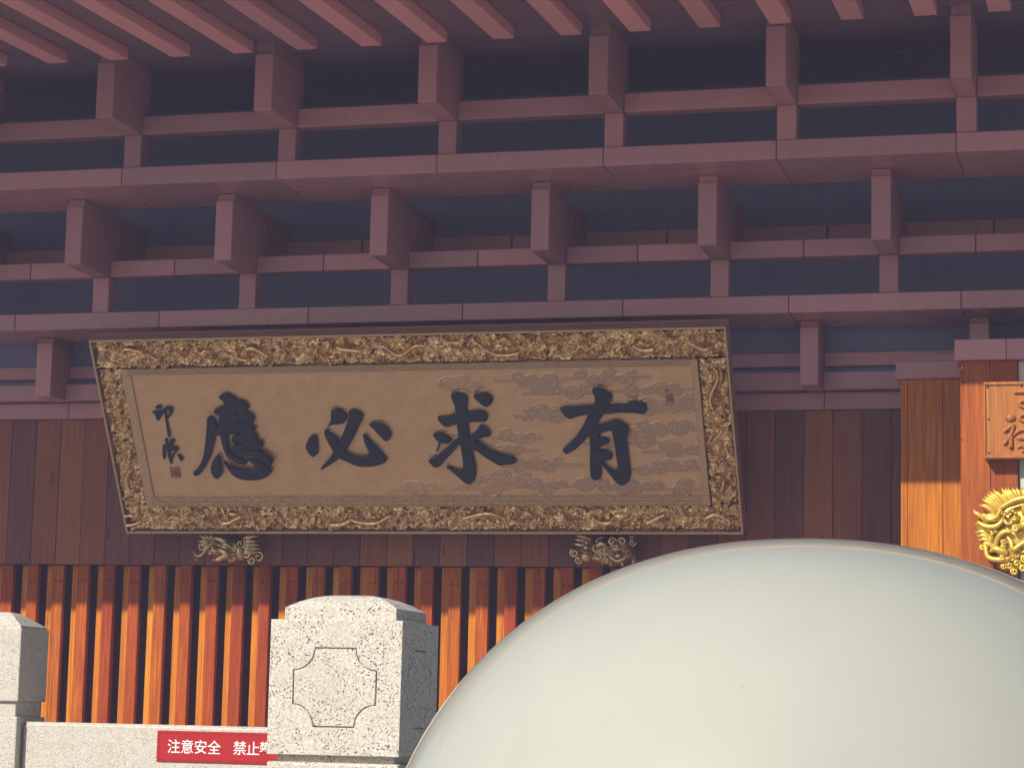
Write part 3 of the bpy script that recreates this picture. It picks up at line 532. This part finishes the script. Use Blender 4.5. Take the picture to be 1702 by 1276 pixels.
# ============================================================ GILDED LION RELIEF ON THE RIGHT COLUMN
root = empty('lion_relief', (-0.78, -1.832, 2.60)); tag(root, 'bright gilded lion head relief with flame mane on the reddish column', 'relief')
G = Carving(root, 0.000635, 0.000640, 720, 1440, 0.0, 'gold_bright')
def both(fn):
    def w(b):
        fn(b); n0 = len(b.verts); vs_ = list(b.verts); fs = list(b.faces); mp = {v: b.verts.new((-v.co.x, v.co.y, v.co.z)) for v in vs_}
        for f_ in fs: b.faces.new([mp[v] for v in reversed(f_.verts)])
    return w
G.part('skull', both(lambda b: (G.ball(b, 640, 700, .02, 400, 430, .085, 4), G.tube(b, [(330, 430, .10), (400, 385, .125), (510, 325, .14), (640, 290, .15), (720, 285, .15)], [22, 30, 34, 36, 36]), G.ball(b, 690, 420, .11, 90, 110, .06, 3))))
fl = [((100, 470), (170, 500), (270, 520)), ((80, 620), (160, 640), (270, 660)), ((75, 715), (160, 735), (270, 775)), ((330, 190), (390, 270), (470, 330)), ((240, 190), (300, 270), (400, 350)), ((420, 150), (455, 240), (530, 315)), ((510, 150), (525, 220), (585, 290)), ((175, 245), (240, 315), (350, 385)), ((620, 150), (625, 215), (650, 280)), ((680, 148), (680, 215), (690, 280)), ((380, 150), (430, 250), (510, 325)), ((455, 148), (480, 230), (560, 305)), ((560, 148), (565, 215), (610, 280)), ((280, 165), (340, 250), (440, 330)), ((205, 215), (270, 290), (375, 370)), ((150, 275), (215, 340), (325, 395)), ((115, 345), (180, 390), (295, 435)), ((45, 405), (85, 480), (190, 520)), ((65, 570), (120, 600), (215, 600)), ((60, 672), (140, 690), (255, 735)), ((95, 762), (170, 780), (285, 810)), ((130, 820), (190, 830), (280, 850))]
for tip, mid, base in fl:
    for sg in (1, -1):
        fx = lambda x: x if sg > 0 else 1440 - x
        dx, dy = base[1] - tip[1], tip[0] - base[0]; ln = math.hypot(dx, dy); ox, oy = dx / ln * 12, dy / ln * 12
        G.part('mane_flame', lambda b: G.tube(b, [(fx(base[0] + 20), base[1] + 12, .05), (fx(base[0] - ox), base[1] - oy, .075), (fx(mid[0] + ox), mid[1] + oy, .080), (fx(tip[0] + (mid[0] - tip[0]) * .35 - ox), tip[1] + (mid[1] - tip[1]) * .35 - oy, .07), (fx(tip[0]), tip[1], .05)], [40, 38, 30, 17, 4], 8, 0.8))
for sg in (1, -1):
    fx = lambda x: x if sg > 0 else 1440 - x
    G.part('ear', lambda b: (G.ball(b, fx(270), 520, .09, 115, 62, .035, 3), G.tube(b, [(fx(160), 500, .1), (fx(240), 545, .135), (fx(330), 500, .13), (fx(340), 450, .11)], [14, 22, 24, 12]), G.tube(b, [(fx(90), 560, .09), (fx(180), 620, .11), (fx(300), 625, .12), (fx(380), 560, .12), (fx(375), 500, .1)], [18, 34, 36, 28, 12]), G.tube(b, [(fx(110), 620, .08), (fx(220), 665, .1), (fx(310), 640, .11)], [14, 26, 16])))
    G.part('brow', lambda b: (G.curl(b, fx(360), 455, .12, 36, 1.4, 3, sg, 13), [G.ball(b, fx(x_), y_, .125, 24, 22, .022) for x_, y_ in ((415, 485), (445, 455), (480, 480), (510, 445), (545, 470), (470, 435))]))
    G.part('eye', lambda b: (G.ball(b, fx(530), 545, .12, 52, 34, .03, 3), G.ball(b, fx(535), 545, .145, 24, 22, .015), G.tube(b, [(fx(470), 560, .12), (fx(530), 510, .145), (fx(590), 545, .13)], [8, 13, 8]), G.tube(b, [(fx(400), 540, .11), (fx(440), 590, .12), (fx(500), 590, .125)], [22, 26, 12])))
    G.part('nostril', lambda b: (G.curl(b, fx(545), 655, .14, 48, 1.3, 0, sg, 20), G.ball(b, fx(640), 610, .15, 62, 58, .05, 3)))
    G.part('whisker', lambda b: (G.tube(b, [(fx(300), 860, .08), (fx(330), 760, .11), (fx(400), 690, .13), (fx(490), 690, .14)], [34, 36, 34, 20]), G.tube(b, [(fx(435), 740, .11), (fx(485), 810, .13), (fx(510), 900, .14), (fx(570), 860, .145), (fx(660), 800, .15)], [16, 32, 34, 32, 24])))
    G.part('jaw', lambda b: (G.tube(b, [(fx(130), 890, .06), (fx(180), 850, .09), (fx(200), 960, .10), (fx(270), 1010, .11), (fx(440), 1010, .12), (fx(480), 960, .11)], [18, 26, 34, 36, 38, 20]), G.tube(b, [(fx(240), 920, .1), (fx(300), 890, .13), (fx(400), 920, .135), (fx(440), 950, .13)], [22, 40, 42, 30]), G.curl(b, fx(390), 995, .13, 36, 1.3, 1, sg, 12), G.curl(b, fx(150), 870, .09, 32, 1.2, 2, sg, 13)))
    for x_, y_, r_ in ((400, 800, 36), (395, 865, 32), (620, 905, 46), (560, 960, 40), (500, 1000, 40), (460, 1080, 44), (550, 1060, 46), (640, 1010, 46), (620, 1120, 48), (520, 1150, 46), (400, 1090, 36), (690, 1080, 40), (270, 700, 26), (250, 760, 24), (310, 680, 20)):
        G.part('curl', lambda b: G.curl(b, fx(x_), y_, .11, r_, 1.4, x_ * .1, sg, r_ * .34))

# ============================================================ CARVED WOODEN SIGN ABOVE THE LION
root = empty('carved_sign', (-0.815, -1.835, 3.64)); tag(root, 'square brown wooden sign with carved raised characters on the column above the gilded lion', 'sign')
def W(name, x0, x1, y0, y1, z0, z1, bev=0.004): return box(name, x0, x1, y0, y1, z0, z1, M['sign_wood'], root, bev)
W('sign_plank', -1.116, -0.514, -1.945, -1.836, 3.650, 4.218)
for a in ((-1.126, -0.504, 4.2035, 4.228), (-1.126, -0.504, 3.640, 3.6645), (-1.126, -1.1125, 3.665, 4.203), (-0.5175, -0.504, 3.665, 4.203)): W('sign_rim', a[0], a[1], -1.957, -1.838, a[2], a[3])
K3 = Carving(root, 0.000635, 0.000653, 92 + 490, 1006, -0.110, 'sign_wood')
def ring(x, y, rx, ry): return [(x + rx * math.cos(t * math.pi / 6), y + ry * math.sin(t * math.pi / 6), .006) for t in range(13)]
K3.part('carved_character', lambda b: (K3.tube(b, [(450, 228, .004), (600, 224, .008), (740, 220, .004)], [22, 28, 22], 8), K3.tube(b, [(598, 150, .004), (600, 205, .006)], [26, 24], 8), K3.tube(b, ring(600, 368, 92, 42), [22, 22], 8)))
K3.part('carved_character', lambda b: (K3.ball(b, 405, 530, .004, 64, 44, .018, 3), K3.tube(b, ring(600, 530, 88, 42), [22, 22], 8), K3.tube(b, [(325, 690, .004), (380, 650, .008), (440, 605, .006)], [26, 26, 22], 8), K3.tube(b, [(438, 612, .006), (415, 715, .008), (325, 842, .004)], [24, 26, 24], 8), K3.tube(b, [(412, 735, .006), (410, 885, .006)], [24, 28], 8), K3.tube(b, [(330, 835, .004), (390, 800, .004)], [22, 14], 8), K3.tube(b, [(436, 742, .004), (490, 690, .006), (570, 668, .006), (720, 660, .004)], [16, 22, 24, 18], 8), K3.ball(b, 560, 766, .004, 96, 34, .018, 3), K3.tube(b, [(480, 880, .004), (530, 858, .005), (590, 885, .006), (660, 860, .004)], [16, 20, 20, 16], 8)))
for xx, zz in ((138, 165), (540, 160), (150, 545), (148, 940), (545, 935)):
    b_ = bmesh.new(); ball(b_, (0, 0, 0), 0.010, 1, 0.4, 1, 1); bm_obj('screw', b_, M['nail'], root, K3.p(xx, zz, 0.0))

# ============================================================ GRANITE POSTS, BALUSTRADE
def to_front(me, x, y, z):                                    # plate drawn in xy -> stands upright facing -Y
    me.transform(Matrix.Translation((x, y, z)) @ Matrix.Rotation(math.pi / 2, 4, 'X')); return me
def notched(w, h, c):                                          # panel outline with scooped corners
    pts = []
    for sx, sz, a0 in ((1, 1, math.pi * 1.0), (-1, 1, math.pi * 1.5), (-1, -1, 0.0), (1, -1, math.pi * .5)):
        cxn, czn = sx * w / 2, sz * h / 2; arc = []
        for i in range(7):
            a = i / 6 * math.pi / 2
            arc.append((cxn - sx * c * math.cos(a), czn - sz * c * math.sin(a)))
        if sx * sz < 0: arc = arc[::-1]
        pts += arc[::-1]
    return pts
def post_block(name, parent, x0, x1, y0, y1, z0, z1, carved):
    b_ = bmesh.new(); e = 0.008 if carved else 0.0
    add_box(b_, x0 + 0.0005, x1 - e, y0 + e, y1, z0 + .0005, z1 - .0005)
    bmesh.ops.recalc_face_normals(b_, faces=list(b_.faces)); bmesh.ops.bevel(b_, geom=list(b_.edges), offset=0.008, segments=2, affect='EDGES', profile=0.6)
    if carved:
        for face in ('front', 'side'):
            w = (x1 - x0) if face == 'front' else (y1 - y0); h = z1 - z0; nw, nh, c = w * 0.63, h * 0.585, 0.062 if face == 'front' else 0.055
            outer = [(-w / 2 + .0005, -h / 2), (w / 2 - .0005, -h / 2), (w / 2 - .0005, h / 2), (-w / 2 + .0005, h / 2)]
            inn = notched(nw, nh, c); sc = lambda k_: [(a * k_, bq * k_) for a, bq in inn]
            skin = fill([outer, sc(1.008)], e / 2 - .0020, 0.0020, -0.0020, False); core = fill([sc(0.976)], e / 2 - .0020, 0.0020, -0.0020, False)
            for me in (skin, core):
                if face == 'front': to_front(me, (x0 + x1) / 2, y0 + e / 2, (z0 + z1) / 2)
                else: me.transform(Matrix.Translation((x1 - e / 2, (y0 + y1) / 2, (z0 + z1) / 2)) @ Matrix.Rotation(math.pi / 2, 4, 'Z') @ Matrix.Rotation(math.pi / 2, 4, 'X'))
                b_.from_mesh(me); bpy.data.meshes.remove(me)
    me = bpy.data.meshes.new(name); b_.to_mesh(me); b_.free(); me.materials.append(M['granite']); return link(name, me, parent, -parent_loc(parent))
def dome_cap(name, parent, x0, x1, y0, y1, z0, slab, rise, prof):
    b_ = bmesh.new(); cx_, cy_ = (x0 + x1) / 2, (y0 + y1) / 2; loops = []
    for k_, z in [(1, z0), (1, z0 + slab)] + [(k_, z0 + slab + rise * h_) for k_, h_ in prof]:
        loops.append([b_.verts.new((cx_ + sx * (x1 - x0) / 2 * k_, cy_ + sy * (y1 - y0) / 2 * k_, z)) for sx, sy in ((-1, -1), (1, -1), (1, 1), (-1, 1))])
    for A_, B_ in zip(loops, loops[1:]):
        for i in range(4): b_.faces.new((A_[i], A_[(i + 1) % 4], B_[(i + 1) % 4], B_[i]))
    b_.faces.new(loops[0][::-1]); b_.faces.new(loops[-1])
    bmesh.ops.bevel(b_, geom=[e_ for e_ in b_.edges if abs(e_.calc_face_angle(0)) > 0.5], offset=0.004, segments=2, affect='EDGES')
    return bm_obj(name, b_, M['granite'], parent, -parent_loc(parent))
def post(parent, x0, x1, y0, y1, zb, z_neck0, z_blk0, z_blk1, ci, slab, rise, prof, carved):
    p = post_block('post', parent, x0, x1, y0, y1, zb, z_neck0, False)
    box('neck', x0 + 0.022, x1 - 0.022, y0 + 0.022, y1 - 0.022, z_neck0 - 0.002, z_blk0 + 0.002, M['granite'], p, 0.003)
    post_block('block', p, x0, x1, y0, y1, z_blk0, z_blk1, carved)
    dome_cap('cap', p, x0 + ci, x1 - ci, y0 + ci, y1 - ci, z_blk1 - 0.001, slab, rise, prof); return p
near = empty('granite_post', (-2.161, -13.63, 0.80)); tag(near, 'near speckled granite post with domed cap and carved panel beside the cream globe', 'post')
post(near, -2.355, -1.967, -13.80, -13.455, 0.801, 1.470, 1.489, 1.862, 0.030, 0.036, 0.040, ((0.80, .46), (0.60, .78), (0.42, .94), (0.26, 1.0)), True)
bal = empty('stone_balustrade', (-5.2, -7.98, 0.80)); tag(bal, 'farther granite balustrade with hipped post and low panel in front of the orange slats', 'balustrade')
hip = ((0.80, .30), (0.55, .68), (0.34, .94), (0.20, 1.0))
post(bal, -6.352, -5.964, -8.15, -7.805, 0.801, 1.553, 1.635, 2.040, 0.012, 0.012, 0.078, hip, False)
post(bal, -4.395, -4.01, -8.15, -7.805, 0.801, 1.553, 1.635, 2.040, 0.012, 0.012, 0.078, hip, False)
b_ = bmesh.new(); add_box(b_, -5.962, -4.397, -8.09, -7.90, 0.802, 1.527); bmesh.ops.recalc_face_normals(b_, faces=list(b_.faces)); bmesh.ops.bevel(b_, geom=list(b_.edges), offset=0.018, segments=3, affect='EDGES')
bm_obj('panel', b_, M['granite'], bal, -parent_loc(bal))

# ============================================================ RED WARNING SIGN
rs = empty('warning_sign', (-4.80, -8.0905, 1.331)); tag(rs, 'red warning sign with white characters fixed to the low granite panel', 'sign')
pl = box('plate', -5.153, -4.458, -8.0985, -8.0910, 1.331, 1.497, M['red'], rs, 0.002)
for a in ((-5.140, -4.470, 1.4835, 1.4855), (-5.140, -4.470, 1.3425, 1.3445), (-5.140, -5.138, 1.346, 1.482)): box('border_line', a[0], a[1], -8.1000, -8.0986, a[2], a[3], M['red'], rs, 0)
def text_mesh(body, size, mat):
    c = bpy.data.curves.new('t', 'FONT'); c.body = body; c.size = size; c.offset = size * 0.004; c.extrude = 0.0006; c.align_x = 'CENTER'; c.align_y = 'CENTER'
    o = bpy.data.objects.new('t', c); COL.objects.link(o); dg = bpy.context.evaluated_depsgraph_get(); dg.update()
    me = bpy.data.meshes.new_from_object(o.evaluated_get(dg)); bpy.data.objects.remove(o); bpy.data.curves.remove(c)
    co = [v.co.copy() for v in me.vertices]; mx = (max(c_.x for c_ in co) + min(c_.x for c_ in co)) / 2; my = (max(c_.y for c_ in co) + min(c_.y for c_ in co)) / 2
    me.transform(Matrix.Translation((-mx, -my, 0))); me.transform(Matrix.Rotation(math.pi / 2, 4, 'X')); me.materials.clear(); me.materials.append(mat); return me
for chh, xx in zip('注意安全禁止攀爬', (-5.052, -4.975, -4.897, -4.819, -4.672, -4.596, -4.521, -4.486)):
    if chh == '爬': continue
    link('printed_character', text_mesh(chh, 0.079, M['white']), rs, Vector((xx, -8.0995, 1.4145)) - parent_loc(rs))

# ============================================================ CREAM GLOBE ON ITS PEDESTAL
gx, gy, gz = -0.4236, -16.865, 1.2686
globe = empty('cream_globe', (gx, gy, 0.0)); tag(globe, 'big glossy cream globe filling the lower right foreground', 'globe')
P = []
for i in range(91):
    t = i / 90 * math.pi * 0.84; c_, s_ = math.cos(t), math.sin(t)
    P.append(Vector((0.5848 * abs(s_) ** (2 / 2.2145), 0, 0.5768 * math.copysign(abs(c_) ** (2 / 2.2145), c_))))
b_ = bmesh.new(); seg = 160
top = b_.verts.new((0, 0, gz + 0.5768)); prev = None
for p in P[1:]:
    rg_ = [b_.verts.new((p.x * math.cos(2 * math.pi * i / seg), p.x * math.sin(2 * math.pi * i / seg), gz + p.z)) for i in range(seg)]
    for i in range(seg):
        if prev is None: b_.faces.new((top, rg_[i], rg_[(i + 1) % seg]))
        else: b_.faces.new((prev[i], rg_[i], rg_[(i + 1) % seg], prev[(i + 1) % seg]))
    prev = rg_
b_.faces.new(prev)
bm_obj('shell', b_, M['globe'], globe, (0, 0, 0), True)
b_ = bmesh.new()
prev = None
for rr, zz in ((0.46, 0.004), (0.46, 0.12), (0.40, 0.16), (0.28, 0.24), (0.24, 0.50), (0.27, 0.66), (0.33, 0.80), (0.33, 0.97)):
    rg_ = [b_.verts.new((rr * math.cos(2 * math.pi * i / 48), rr * math.sin(2 * math.pi * i / 48), zz)) for i in range(48)]
    if prev:
        for i in range(48): b_.faces.new((prev[i], prev[(i + 1) % 48], rg_[(i + 1) % 48], rg_[i]))
    prev = rg_
b_.faces.new(prev)
bm_obj('pedestal', b_, M['granite'], globe)

# ============================================================ AIR: thin haze volume added to imitate lens veiling glare
hz = bpy.data.materials.new('glare_haze'); hz.use_nodes = True; hz.node_tree.nodes.clear()
pv = hz.node_tree.nodes.new('ShaderNodeVolumePrincipled'); pv.inputs['Color'].default_value = (0.60, 0.64, 1.0, 1); pv.inputs['Density'].default_value = 0.0038
mo = hz.node_tree.nodes.new('ShaderNodeOutputMaterial'); hz.node_tree.links.new(pv.outputs[0], mo.inputs['Volume'])
b_ = bmesh.new(); add_box(b_, -40, 40, -40, 30, -1.0, 14.5); tag(bm_obj('haze', b_, hz), kind='stuff')
